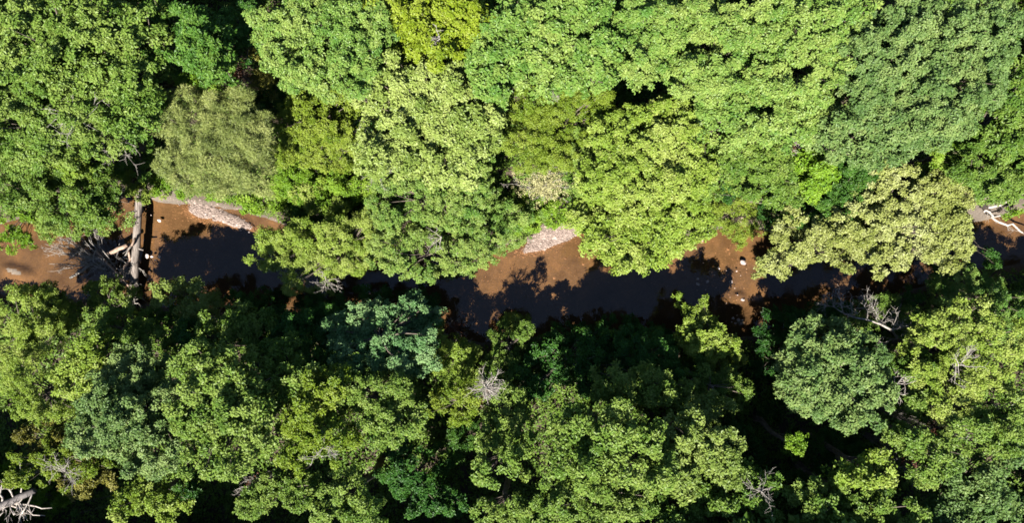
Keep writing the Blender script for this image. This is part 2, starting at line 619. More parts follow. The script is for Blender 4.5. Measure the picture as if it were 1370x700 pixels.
def plant(name, label, cat, group, colour, hab, ztop, pblobs, depth=0.9, gap=0.15, dens=1.0, base=None, trunk_r=None, tint=None, bark=None, zs=None):
    blobs = []
    for bi, b in enumerate(pblobs):
        zt = ztop + (b[4] if len(b) > 4 else 0)
        s = mpp(zt)
        rz = max(min(depth * (b[2] + b[3]) / 2 * s, 5.6), 0.5)
        zr = zt - rz * 0.45
        s = mpp(zr)
        c = at(b[0], b[1], zr)
        blobs.append((c[0], c[1], b[2] * s, b[3] * s, zt))
    wts = np.array([b[2] * b[3] for b in blobs])
    cx = float((np.array([b[0] for b in blobs]) * wts).sum() / wts.sum())
    cyy = float((np.array([b[1] for b in blobs]) * wts).sum() / wts.sum())
    bx, by = cx, cyy
    n_, s_ = banks(np.array(bx))
    mid, hw = (n_ + s_) / 2, (n_ - s_) / 2
    if abs(by - mid) < hw * 1.15:
        by = float(mid + (1 if pblobs[0][1] < 375 else -1) * hw * 1.25)
    if base:
        q = at(base[0], base[1], 1.0)
        bx, by = q[0], q[1]
    bz = float(ground_z(bx, by)[0])
    lobes, dom = crown(blobs, ztop, hab, depth, gap if pblobs[0][1] < 385 else gap + 0.1, bz + 0.25, 1.06 if pblobs[0][1] < 385 else 0.97)
    if not lobes:
        lobes = [(np.array([blobs[0][0], blobs[0][1], ztop - 0.4]), 0.5, np.array([0, 0, 1.0]), True)]
    root = thing(name, label, cat, (bx, by, bz - 0.05), group)
    off = np.array([bx, by, bz - 0.05])
    V, Qf, tt = foliage(lobes, hab, dens, 0.5 if tint is None else tint)
    link('crown' if ztop > 5 else 'foliage', mesh_from('crown', V - off, Qf, LEAVES[colour], tt), root)
    T = Tubes()
    th = ztop - bz
    r0 = trunk_r or (0.022 * th + 0.02)
    fork = np.array([cx, cyy, bz + th * 0.5]) if ztop > 5 else np.array([bx, by, bz + 0.25])
    top = np.array([cx, cyy, bz + th * 0.78])
    if ztop > 5:
        pts = np.array([off, off * 0.65 + fork * 0.35, fork, top])
        pts[1:3] += rng.normal(0, 0.15, (2, 3))
        T.add(pts, [r0 * 1.3, r0, r0 * 0.75, r0 * 0.35], 8)
    else:
        T.add(np.array([off, fork, top]), [r0, r0 * 0.9, r0 * 0.4], 6)
    for kk, (pos, lr, d, _) in enumerate(lobes):
        u = rng.uniform(0.0, 0.8)
        st = fork * (1 - u) + top * u
        if np.linalg.norm(pos - st) < 0.2:
            continue
        e = pos + d * lr * 0.45
        pm = st * 0.5 + e * 0.5 + np.array([0, 0, 0.12 * np.linalg.norm(e - st)]) * rng.uniform(-0.5, 1.2) + rng.normal(0, 0.12, 3)
        rr = min(r0 * rng.uniform(0.2, 0.36), 0.075 if np.linalg.norm(e - st) > 3.5 else 0.12)
        T.add(np.array([st, st * 0.6 + pm * 0.4, pm, e]), [rr, rr * 0.85, rr * 0.6, max(rr * 0.2, 0.012)], 5, cap=False)
    link('trunk' if ztop > 5 else 'stem', T.mesh('trunk', bark or BARK, off), root)
    return root


TG = 'broadleaf trees crowding both banks of the creek'
SG = 'shrubs filling the creek bank and the gaps'


def tree(label, colour, hab, ztop, blobs, **kw):
    return plant(kw.pop('name', 'broadleaf_tree'), label, 'tree', kw.pop('group', TG), colour, hab, ztop, blobs, **kw)


def shrub(label, colour, ztop, blobs, **kw):
    return plant(kw.pop('name', 'shrub'), label, 'shrub', SG, colour, kw.pop('hab', 'shrub'), ztop, blobs, **kw)


# --- far bank, sunlit: upper edge of the photo and down to the water
tree('big mid green oak crown filling the upper corner above the fallen log', 'A', 'oak', 15.0, [(30, 40, 75, 60), (75, 95, 70, 55), (120, 30, 38, 42)], tint=0.68, gap=0.2)
tree('mid green oak below the corner oak, pale dead limbs at its lower edge', 'A', 'oak', 14.2, [(20, 165, 55, 50), (85, 165, 55, 45), (125, 130, 35, 40)], tint=0.75, gap=0.2)
tree('narrow mid green oak between the corner oak and the dark gap beside it', 'A', 'oak', 14.6, [(180, 45, 32, 50), (178, 105, 28, 48), (165, 150, 25, 28)], tint=0.5)
tree('small dark green oak sprig in the deep gap at the top edge', 'AD', 'oak', 13.2, [(212, 18, 22, 26), (207, 82, 15, 17)], tint=0.6)
tree('dense deep green tree just above the grey olive pine', 'AD', 'oak', 14.5, [(262, 48, 33, 42), (272, 85, 26, 24), (250, 20, 18, 20)], tint=0.55)
tree('small dark green bushy tree at the top edge beside the light green crown', 'DG', 'small', 12.0, [(312, 22, 26, 30), (318, 60, 20, 22)], tint=0.75)
tree('broad light green crown at the top edge above the olive dry shrub', 'LG', 'oak', 15.2, [(400, 30, 62, 42), (440, 75, 62, 45), (470, 35, 45, 50), (385, 75, 30, 40)], tint=0.55)
tree('light green side crown with bluish leaves touching the golden tree', 'LG', 'oak', 14.0, [(480, 75, 26, 40), (500, 45, 22, 35)], tint=0.35)
tree('golden yellow green tree at the top edge, brightest crown of the wood', 'YY', 'oak', 14.6, [(575, 28, 52, 38), (625, 15, 45, 26), (510, 14, 42, 26), (585, 62, 28, 24)], tint=0.6)
tree('pale sage green oak with many separate rosettes in the middle of the far bank', 'P', 'oak', 13.6, [(525, 110, 55, 42), (590, 120, 62, 48), (620, 165, 50, 42), (545, 175, 58, 42), (510, 215, 35, 22), (590, 215, 50, 32)], gap=0.16, tint=0.6)
tree('large fresh green oak at the top edge between golden tree and next oak', 'LG', 'oak', 15.0, [(700, 40, 62, 48), (765, 30, 58, 40), (745, 82, 72, 34), (665, 85, 35, 36), (810, 70, 26, 36)], tint=0.48, gap=0.06)
tree('flat olive green tree with fine feathery leaves above the pale dead shrub', 'OL', 'fine', 11.5, [(750, 150, 68, 44), (715, 190, 48, 36), (785, 130, 40, 30), (755, 200, 50, 26)], depth=0.5, gap=0.05)
tree('yellow green oak at the top edge beyond the dark crack', 'LG', 'oak', 14.8, [(870, 35, 38, 40), (868, 85, 28, 30), (905, 20, 36, 30)], tint=0.62)
tree('broad yellow green oak crown at the top edge above the tan dry shrub', 'LG', 'oak', 15.2, [(950, 45, 52, 44), (985, 95, 55, 42), (930, 95, 28, 32), (1010, 50, 40, 45)], tint=0.68)
tree('yellow green oak touching the blue green giant at the top edge', 'LG', 'oak', 15.6, [(1070, 40, 55, 48), (1085, 90, 42, 38), (1140, 25, 38, 34), (1050, 100, 32, 36)], tint=0.72)
tree('yellow green oak below the broad oak, edge over the red brown dead shrub', 'LG', 'oak', 14.0, [(1000, 150, 58, 36), (1055, 150, 45, 34), (1080, 130, 30, 26)], tint=0.55)
tree('huge blue green oak crown near the far corner, leaves greyish with gloss', 'B', 'oak', 15.8, [(1250, 50, 72, 52), (1320, 40, 48, 50), (1295, 105, 58, 45), (1220, 115, 65, 50), (1170, 80, 40, 40), (1255, 155, 52, 36)], gap=0.06, tint=0.55)
tree('blue green lower crown leaning out from the huge blue green oak', 'B', 'oak', 14.0, [(1150, 180, 48, 34), (1195, 185, 40, 30), (1125, 165, 24, 24)], tint=0.6)
tree('mid green oak with dark gaps at the far edge under the blue green oak', 'A', 'oak', 12.0, [(1345, 150, 34, 40), (1340, 210, 34, 40), (1365, 100, 20, 30)], gap=0.25, tint=0.4)
tree('small mid green tree at the far edge above the bare white branches', 'A', 'oak', 11.0, [(1345, 245, 32, 24), (1305, 225, 24, 18)], gap=0.2, tint=0.45)
tree('lime green bushy tree tucked under the blue green oak by the cream tree', 'LM', 'fine', 9.5, [(1275, 205, 26, 26), (1295, 185, 14, 14)], tint=0.4)
tree('grey olive pine with soft needle tufts standing behind the fallen log', 'PI', 'pine', 12.5, [(245, 165, 46, 42), (300, 160, 40, 40), (265, 215, 58, 42), (320, 215, 38, 45), (335, 175, 20, 32)], depth=0.7, gap=0.15, name='pine_tree', group='pines')
tree('lime green oak sapling top poking above the grey olive pine', 'LM', 'oak', 11.0, [(258, 112, 24, 13)], tint=0.35, depth=0.6)
tree('mid green tree over the creek edge at the upstream end, in half shade', 'A', 'oak', 9.0, [(100, 255, 42, 34), (118, 280, 26, 24), (75, 285, 20, 24)], gap=0.2, tint=0.5)
tree('yellow green young tree between dark hollow and the bleached twigs', 'Y', 'small', 10.0, [(75, 205, 28, 32), (92, 225, 18, 18)], tint=0.4)
tree('dark mottled oak at the edge above the bright creekside bush', 'A', 'oak', 10.5, [(18, 245, 38, 38), (50, 240, 14, 24)], gap=0.25, tint=0.42)
tree('olive yellow small leaved tree under the light green crown', 'OL', 'small', 10.0, [(425, 155, 42, 38), (455, 130, 30, 24), (395, 155, 26, 36)], tint=0.62)
tree('fresh green oak leaning over the creek, its foliage reaching the muddy pool', 'LG', 'small', 7.0, [(575, 345, 58, 32), (625, 335, 46, 28), (530, 330, 42, 30)], depth=0.5, tint=0.78)
tree('dense mid green small leaved tree below the pale sage oak', 'LG', 'small', 8.0, [(560, 262, 52, 36), (610, 272, 46, 34), (520, 270, 36, 32), (640, 235, 28, 34)], tint=0.62, depth=0.5)
tree('bright yellow green oak overhanging the creek beside the gravel bar, upper crown', 'Y', 'oak', 13.0, [(850, 190, 52, 42), (905, 175, 36, 40), (895, 225, 55, 42), (830, 235, 50, 34)], gap=0.18, tint=0.6)
tree('bright yellow green oak with lowest limbs hanging over the brown water', 'Y', 'oak', 9.5, [(865, 300, 62, 42), (905, 290, 45, 40), (820, 290, 48, 34), (850, 340, 40, 24), (805, 320, 24, 22)], gap=0.14, tint=0.5)
tree('small bright green tree between the feathery tree and the yellow green oak', 'A', 'oak', 11.0, [(790, 200, 30, 26), (778, 232, 20, 22)], tint=0.75)
tree('mid green star leaved oak between the tan shrub and the dark hollow', 'A', 'oak', 11.0, [(980, 195, 44, 28), (1020, 215, 42, 30), (965, 230, 36, 28), (1040, 240, 40, 30)], gap=0.22, tint=0.6)
tree('bright lime bordered tree in front of the blue green lower crown', 'LM', 'oak', 9.0, [(1085, 215, 32, 22), (1065, 245, 34, 22), (1100, 235, 18, 16)], gap=0.2, tint=0.25)
tree('dark green shaded tree under the cream tree next to the creek', 'AD', 'oak', 8.5, [(1125, 262, 42, 36), (1150, 235, 34, 28), (1090, 285, 26, 22)], gap=0.15, tint=0.3)
tree('pale cream green tree in flower spreading low over the creek', 'CR', 'oak', 9.0, [(1205, 255, 48, 34), (1262, 262, 42, 42), (1180, 300, 48, 30), (1240, 310, 56, 36), (1120, 318, 50, 28), (1150, 300, 36, 26), (1095, 330, 30, 22), (1275, 335, 30, 26), (1180, 345, 46, 20), (1070, 318, 30, 34), (1045, 358, 24, 20)], depth=0.55, gap=0.25, tint=0.45)
shrub('bright green bush at the water edge in the upstream corner', 'LM', 4.5, [(22, 300, 30, 24), (8, 325, 18, 16)], tint=0.3)
shrub('leafy creek edge bush hanging over the water by the upstream corner', 'A', 4.0, [(62, 300, 26, 20), (110, 298, 26, 18)], tint=0.65)
shrub('yellow green grassy shrub covering the butt of the fallen log', 'Y', 3.2, [(180, 240, 32, 16), (150, 242, 26, 14), (190, 262, 12, 8)], tint=0.35)
shrub('lime shrub on the bank between fallen log and white riffle', 'LM', 3.0, [(228, 252, 30, 12), (215, 250, 14, 12)], tint=0.4)
shrub('lime yellow shrub above the white riffle under the pine', 'LM', 3.4, [(303, 258, 34, 12), (345, 262, 34, 22)], tint=0.3)
shrub('dry olive tan shrub climbing beside the light green crown', 'OT', 9.0, [(348, 78, 20, 32), (362, 110, 20, 20)], hab='fine', name='tall_shrub')
shrub('dark green shrub in the shadow between pine and olive tree', 'DG', 5.5, [(358, 130, 28, 20), (340, 145, 14, 16)])
shrub('yellow olive shrub carpet right below the olive yellow tree', 'OL', 6.0, [(400, 195, 34, 26), (440, 195, 42, 30), (372, 180, 20, 30)], hab='fine', tint=0.75)
shrub('lime shrub bank in the sun between olive shrubs and the creek bend', 'LM', 4.0, [(430, 255, 42, 24), (468, 245, 36, 24), (395, 240, 36, 24)], hab='fine', tint=0.35)
shrub('bright yellow green shrub at the edge of the dark creekside slot', 'Y', 4.0, [(440, 275, 34, 12), (410, 262, 28, 14)], tint=0.6)
shrub('dark leafy shrub standing in the slot where brown water glints', 'AD', 3.4, [(402, 282, 22, 20), (450, 290, 30, 12)], tint=0.4)
shrub('pale yellow green willow bush drooping over the creek beside the shadowed pool', 'Y', 6.5, [(395, 322, 50, 26), (362, 338, 26, 24), (440, 320, 34, 24)], hab='fine', tint=0.45)
shrub('yellow green willow bush with its skirt reaching the black water', 'Y', 6.5, [(475, 318, 40, 26), (430, 352, 38, 26), (408, 374, 30, 24), (470, 345, 30, 20), (500, 300, 30, 22)], hab='fine', tint=0.6)
shrub('feathery light green bush between the two small leaved trees', 'LG', 5.0, [(675, 290, 42, 22), (640, 300, 36, 22)], hab='fine', tint=0.5)
shrub('vivid lime shrub sloping down to the pink gravel bar', 'LM', 3.0, [(712, 285, 38, 20), (745, 278, 32, 16), (690, 305, 26, 14), (725, 268, 26, 14)], tint=0.6)
shrub('light green grassy bush fringing the muddy pool below the gravel bar', 'LG', 3.0, [(665, 318, 34, 14), (640, 340, 30, 14), (610, 360, 26, 12)], hab='fine', tint=0.6)
shrub('deep green bush in the shade behind the gravel bar', 'AD', 5.0, [(790, 262, 22, 26), (800, 290, 16, 16)], tint=0.55)
shrub('tan dry shrub standing among yellow green oaks', 'OT', 9.5, [(915, 130, 28, 20), (905, 150, 18, 14)], hab='fine', name='tall_shrub', tint=0.35)
shrub('olive drooping bush over the boulder pool', 'OL', 5.0, [(985, 280, 40, 26), (1000, 305, 26, 20), (960, 265, 22, 18)], hab='fine', tint=0.7)
shrub('dark bush behind the olive drooping bush over the boulder pool', 'DG', 6.0, [(975, 250, 30, 16), (1035, 285, 26, 20)], tint=0.5)
shrub('bright green ground shrub at the far edge below the white branches', 'LM', 1.8, [(1352, 286, 14, 5), (1368, 256, 10, 5)], tint=0.4)
shrub('light green bush at the far edge above the white branches', 'LG', 4.0, [(1362, 240, 22, 16)], tint=0.6)
shrub('green bush hidden between corner oak and lower oak above the log', 'AD', 6.0, [(140, 205, 26, 22), (175, 195, 22, 20), (165, 222, 24, 14)], tint=0.7)
shrub('dark low shrub in the gap above the pine', 'DG', 5.0, [(232, 92, 18, 14), (300, 88, 18, 14), (222, 50, 14, 24)])
shrub('dark green bush in the gap between pale sage oak and olive shrubs', 'DG', 5.0, [(478, 140, 22, 20), (490, 160, 18, 16)])
shrub('shaded bush in the hole below the golden tree', 'AD', 7.0, [(530, 62, 30, 20), (610, 80, 24, 16)], tint=0.3)
shrub('shaded green bush between feathery tree and the yellow green oaks', 'AD', 6.5, [(830, 130, 26, 22), (845, 105, 22, 22)], tint=0.5)
# --- near bank, seen from its shaded side
tree('yellow green bushy tree at the near edge opposite the sand patch', 'Y', 'fine', 7.5, [(22, 420, 42, 36), (45, 445, 32, 32), (15, 470, 34, 34)], tint=0.6)
tree('lime yellow tree below the bushy edge tree', 'Y', 'small', 9.5, [(38, 540, 36, 30), (18, 510, 28, 26), (70, 560, 20, 16)], tint=0.35)
tree('pale green oak beside the lime yellow tree at the near edge', 'Y', 'oak', 10.5, [(95, 495, 30, 36), (110, 525, 20, 26), (120, 470, 24, 26)], tint=0.5)
tree('broad blue green oak with flat rosettes south of the fallen log', 'B', 'oak', 14.0, [(165, 560, 62, 50), (130, 585, 40, 40), (190, 605, 48, 40), (205, 545, 36, 38, -2.5), (165, 500, 44, 32, -2)], gap=0.12, tint=0.55)
tree('dark green oak half shaded between log end and blue green oak', 'A', 'oak', 8.0, [(150, 440, 42, 30), (190, 460, 36, 28), (125, 455, 24, 24)], gap=0.25, tint=0.45)
tree('pale sage oak limb reaching over the shadowed pool beside the log', 'P', 'oak', 5.6, [(240, 395, 40, 18), (265, 412, 24, 18), (218, 390, 20, 14)], depth=0.5, tint=0.45)
tree('mid green yellowish oak with star rosettes next to the blue green oak', 'A', 'oak', 14.4, [(265, 500, 44, 36), (300, 545, 52, 44), (250, 560, 30, 36), (310, 600, 48, 40), (275, 620, 34, 24), (325, 505, 34, 34, -3)], gap=0.15, tint=0.7)
tree('deep green oak in half shade bordering the dark pool', 'A', 'oak', 8.0, [(310, 440, 48, 28), (350, 450, 34, 28), (275, 450, 28, 24)], gap=0.22, tint=0.6)
tree('olive green oak with bare twigs above the deep black hollow', 'OL', 'oak', 13.0, [(415, 560, 40, 40), (440, 595, 34, 28), (395, 600, 28, 34), (430, 520, 34, 24)], gap=0.16, tint=0.45)
tree('mid green oak between star rosette oak and the cool blue oak', 'A', 'oak', 11.5, [(375, 480, 34, 30, -1.5), (395, 510, 30, 28), (355, 530, 24, 30)], gap=0.05, tint=0.5)
tree('cool blue green oak on the near bank facing the muddy pool', 'BB', 'oak', 10.5, [(490, 440, 54, 32, -2.2), (545, 425, 38, 28, -3), (540, 470, 48, 34, -0.5), (480, 480, 42, 28, -1), (450, 445, 28, 24, -2.5)], gap=-0.02, depth=0.7, tint=0.65)
tree('fresh green oak hanging below the cool blue green oak', 'A', 'oak', 11.5, [(500, 535, 50, 36), (530, 560, 36, 34), (470, 520, 30, 26), (515, 580, 24, 18)], gap=0.14, tint=0.68)
tree('yellow green rounded tree beside the white snag', 'Y', 'fine', 5.0, [(608, 480, 32, 28), (620, 505, 28, 22), (595, 460, 22, 16)], tint=0.35)
tree('small olive yellow ball shaped tree below the yellow green rounded tree', 'OL', 'fine', 8.0, [(605, 548, 34, 24), (628, 528, 18, 16)], tint=0.55)
tree('green tree lit on top across from the snag shadow', 'A', 'small', 6.0, [(680, 455, 28, 26, -1.5), (672, 490, 26, 24), (700, 440, 16, 16)], tint=0.5)
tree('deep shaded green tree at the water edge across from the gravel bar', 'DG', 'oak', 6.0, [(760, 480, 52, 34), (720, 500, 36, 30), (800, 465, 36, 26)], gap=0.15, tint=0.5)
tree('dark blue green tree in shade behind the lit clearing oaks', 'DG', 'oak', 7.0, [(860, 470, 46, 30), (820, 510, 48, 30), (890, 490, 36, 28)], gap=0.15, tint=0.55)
tree('small star leaved green oak below the white snag', 'A', 'oak', 9.0, [(680, 545, 26, 26), (682, 580, 34, 32), (655, 590, 22, 18)], gap=0.15, tint=0.7)
tree('tiny star leaved oak top at the rim of the black hollow', 'A', 'oak', 12.0, [(655, 635, 24, 22), (690, 625, 20, 20)], gap=0.2, tint=0.72)
tree('lit green oak tufts rising from the shaded clearing', 'A', 'oak', 10.0, [(825, 515, 32, 24), (868, 520, 42, 28), (905, 535, 34, 24, -1.5)], gap=0.3, tint=0.72)
tree('big star leaved oak filling the middle of the near bank', 'A', 'oak', 14.4, [(770, 578, 36, 26, -2), (805, 590, 48, 36), (850, 580, 40, 34), (870, 625, 50, 38), (800, 640, 42, 34), (760, 625, 28, 26)], gap=0.24, tint=0.68)
tree('mid green oak at the bottom edge under the big star leaved oak', 'A', 'oak', 13.6, [(745, 680, 38, 28), (800, 690, 40, 26), (850, 685, 36, 26)], gap=0.22, tint=0.65)
tree('greyish green oak beside the big star leaved oak with brown twigs', 'P', 'oak', 13.0, [(930, 590, 44, 36), (965, 620, 36, 36), (915, 640, 36, 34), (950, 560, 34, 26, -3)], gap=0.18, tint=0.3)
tree('green oak at the bottom edge with dead twigs showing through', 'A', 'oak', 12.0, [(910, 690, 36, 26), (960, 675, 38, 30), (1010, 655, 36, 30), (1015, 690, 36, 22)], gap=0.25, tint=0.5)
tree('bright lime green tree leaning out over the boulder pool', 'Y', 'oak', 6.8, [(927, 408, 18, 18, -1.6), (940, 434, 28, 22, -1.6), (955, 462, 32, 26, 0), (975, 490, 26, 28, -2.5), (935, 455, 24, 24)], tint=0.45, gap=0.14)
tree('dull green oak behind the lime tree over the boulder pool', 'A', 'oak', 8.5, [(925, 505, 34, 28, -1.5), (985, 520, 24, 28, -2), (950, 530, 26, 22, -1.5)], gap=0.18, tint=0.5)
tree('round mid green oak standing alone below the dead grey tree', 'B', 'oak', 13.0, [(1110, 470, 46, 36), (1160, 480, 40, 38), (1125, 525, 50, 38), (1165, 540, 38, 34), (1085, 505, 30, 30), (1092, 525, 34, 34, -3), (1076, 490, 28, 26, -5), (1150, 565, 26, 18)], depth=1.25, gap=0.14, tint=0.6)  # lowest side lobes added under the crown to shade the water beyond
tree('large yellow green tree with pale bare branches on the near bank', 'Y', 'small', 11.5, [(1290, 440, 52, 40), (1255, 475, 44, 36), (1315, 495, 50, 42), (1275, 530, 46, 36), (1345, 460, 34, 40)], gap=0.12, tint=0.65, depth=0.6)
tree('mid green dense tree at the near edge where the creek leaves the photo', 'LG', 'small', 7.2, [(1300, 385, 46, 26), (1350, 402, 34, 24), (1345, 420, 36, 24)], tint=0.4)
tree('green tree between round oak and large yellow green tree', 'A', 'oak', 10.5, [(1225, 500, 24, 30), (1232, 545, 26, 24)], gap=0.2, tint=0.4)
tree('oak with scattered lit tufts around the red brown dead shrub', 'A', 'oak', 12.5, [(1225, 590, 32, 20), (1265, 610, 38, 26), (1290, 580, 26, 18), (1245, 640, 24, 18)], gap=0.15, tint=0.6)
tree('bright yellow green oak top at the bottom edge', 'Y', 'oak', 12.5, [(1170, 635, 26, 18), (1140, 640, 20, 14), (1185, 620, 16, 14)], gap=0.2, tint=0.5)
tree('mottled green oak at the bottom edge under the bright oak top', 'A', 'oak', 13.0, [(1110, 680, 44, 28), (1165, 680, 40, 26), (1215, 690, 36, 24)], gap=0.24, tint=0.65)
tree('dark blue green oak in the near corner, mostly shaded', 'B', 'oak', 11.0, [(1310, 650, 40, 32), (1350, 625, 32, 32), (1345, 680, 36, 26), (1275, 685, 30, 24)], gap=0.22, tint=0.3)
tree('green oak at the near edge above the dark corner oak', 'A', 'oak', 12.0, [(1345, 580, 34, 30), (1365, 545, 18, 26)], gap=0.2, tint=0.6)
tree('light mid green oak top at the bottom edge between two black hollows', 'A', 'oak', 12.6, [(465, 665, 34, 26), (490, 690, 30, 22), (440, 690, 26, 20)], gap=0.16, tint=0.7)
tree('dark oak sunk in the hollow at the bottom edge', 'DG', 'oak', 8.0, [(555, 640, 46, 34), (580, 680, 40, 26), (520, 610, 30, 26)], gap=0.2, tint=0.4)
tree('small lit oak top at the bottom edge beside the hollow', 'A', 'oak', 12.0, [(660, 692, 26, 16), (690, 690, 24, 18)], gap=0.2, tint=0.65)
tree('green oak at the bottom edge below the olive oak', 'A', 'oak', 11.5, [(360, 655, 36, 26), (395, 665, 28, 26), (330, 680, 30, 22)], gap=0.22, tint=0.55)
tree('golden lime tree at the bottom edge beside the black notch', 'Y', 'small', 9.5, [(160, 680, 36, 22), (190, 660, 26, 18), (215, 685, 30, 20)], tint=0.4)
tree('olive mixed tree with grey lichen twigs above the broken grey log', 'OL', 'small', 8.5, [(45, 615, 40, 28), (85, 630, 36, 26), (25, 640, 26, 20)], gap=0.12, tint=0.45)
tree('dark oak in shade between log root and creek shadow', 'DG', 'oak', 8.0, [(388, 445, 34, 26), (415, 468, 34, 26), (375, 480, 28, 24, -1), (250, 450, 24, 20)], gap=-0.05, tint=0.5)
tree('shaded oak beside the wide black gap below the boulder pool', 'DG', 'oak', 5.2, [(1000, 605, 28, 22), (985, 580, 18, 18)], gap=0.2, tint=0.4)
shrub('bright yellow green bush alone in the black hollow', 'LM', 10.5, [(1062, 602, 27, 15), (1080, 592, 12, 10)], tint=0.35)
shrub('olive brown bush above the broken log in the near corner', 'OT', 6.5, [(42, 585, 34, 20), (75, 590, 24, 20), (100, 605, 16, 20)], hab='small', tint=0.2)
shrub('pale dry bush between golden lime tree and broken grey log', 'OT', 5.5, [(115, 650, 34, 18), (88, 645, 20, 14)], hab='fine', tint=0.8)
shrub('lime bush around the broken grey log in the bottom corner', 'LM', 4.0, [(60, 665, 26, 14), (40, 690, 30, 12), (5, 635, 16, 16), (82, 680, 12, 14)], tint=0.25)
shrub('grey green shrub at the near creek edge below the sand patch', 'A', 5.0, [(60, 400, 26, 20), (80, 425, 22, 22)], tint=0.5)
shrub('green bush growing through the broken branches at the log end', 'A', 3.2, [(135, 385, 22, 16), (160, 395, 26, 14), (118, 400, 14, 12)], tint=0.6)
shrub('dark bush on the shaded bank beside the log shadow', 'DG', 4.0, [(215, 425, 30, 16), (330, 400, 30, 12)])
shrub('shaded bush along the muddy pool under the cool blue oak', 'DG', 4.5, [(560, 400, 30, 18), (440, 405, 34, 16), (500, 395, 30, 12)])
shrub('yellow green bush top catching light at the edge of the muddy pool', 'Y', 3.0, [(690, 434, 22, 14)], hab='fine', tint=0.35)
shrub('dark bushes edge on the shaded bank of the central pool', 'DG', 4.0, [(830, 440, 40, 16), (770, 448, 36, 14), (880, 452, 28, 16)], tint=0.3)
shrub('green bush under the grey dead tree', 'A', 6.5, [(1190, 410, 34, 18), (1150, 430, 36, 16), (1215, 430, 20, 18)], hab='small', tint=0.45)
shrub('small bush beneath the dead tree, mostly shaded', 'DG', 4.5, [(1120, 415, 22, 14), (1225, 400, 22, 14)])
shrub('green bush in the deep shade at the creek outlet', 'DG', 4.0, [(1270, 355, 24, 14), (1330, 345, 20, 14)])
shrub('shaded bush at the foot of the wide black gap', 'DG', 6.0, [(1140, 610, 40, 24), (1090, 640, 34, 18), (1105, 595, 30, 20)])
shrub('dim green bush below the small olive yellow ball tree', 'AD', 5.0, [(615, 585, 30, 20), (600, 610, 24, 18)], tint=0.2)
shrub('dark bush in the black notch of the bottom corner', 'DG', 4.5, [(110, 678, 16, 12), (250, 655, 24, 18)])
shrub('dark bush added to deepen the shade below the boulder pool', 'DG', 3.5, [(1045, 455, 34, 24), (1030, 490, 30, 26), (1055, 520, 26, 24)], tint=0.2)  # dark-leaved mass added where there is only deep shade
shrub('low dark bush raised to shade the water edge in front of the round oak', 'DG', 6.0, [(1085, 428, 34, 15), (1125, 418, 30, 14), (1050, 424, 20, 12, -2)], tint=0.2, dens=1.2)  # made taller and wider to cast shade over the sunlit edge
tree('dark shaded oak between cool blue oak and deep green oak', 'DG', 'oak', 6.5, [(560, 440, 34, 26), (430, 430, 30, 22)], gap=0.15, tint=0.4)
shrub('low dark bush added to blacken the corner of the shadowed pool', 'DG', 2.4, [(385, 405, 26, 14), (430, 410, 30, 12), (350, 412, 20, 10)], tint=0.2)  # added over a sunlit patch that should lie in shade
tree('mid green oak added at the far end of the near bank, shading the creek outlet', 'LG', 'oak', 7.2, [(1378, 432, 34, 36), (1435, 436, 60, 40)], tint=0.4)  # mostly out of view, added to cast shade on the outlet water
shrub('dim bush added to darken the middle of the wide black gap', 'DG', 2.2, [(1035, 545, 24, 22)], tint=0.15)  # added with dark leaves to fill the gap with darkness
shrub('deep green shrub added to block sun behind the black corner of the pool', 'DG', 6.0, [(405, 430, 30, 16), (455, 420, 26, 14), (370, 425, 22, 14)], tint=0.3, dens=1.3)  # dense filler added to keep sun off the bank


# ------------------------------------------------------------------ undergrowth: ground cover nobody could count
N_ = 80000
ux, uy = rng.uniform(-44, 44, N_), rng.uniform(-27, 27, N_)
gz, gs, gd = ground_z(ux, uy)
keep = (gd > 1.12) & (gs < 0.35)
keep &= (wav(ux, uy, 0.7, 21) + 0.5 * wav(ux, uy, 2.2, 22) + rng.normal(0, 0.25, N_)) > -0.6
ux, uy, gz = ux[keep], uy[keep], gz[keep]
hz = rng.uniform(0.05, 1.7, len(ux)) * (0.6 + 0.5 * wav(ux, uy, 1.1, 23))
C = np.stack([ux, uy, gz + np.abs(hz)], 1)
Nn = np.array([0, 0, 1.0]) + rng.normal(0, 0.35, C.shape)
V, Qf, tt = leaf_arrays(C, Nn, 6, 0.24, 0.13, (-0.2, 0.6), tint=0.45 + 0.3 * wav(ux, uy, 0.8, 24))
o = link('undergrowth', mesh_from('undergrowth', V, Qf, LEAVES['A'], tt))
tag(o, 'low green undergrowth covering the forest floor under the trees', 'undergrowth', kind='stuff')

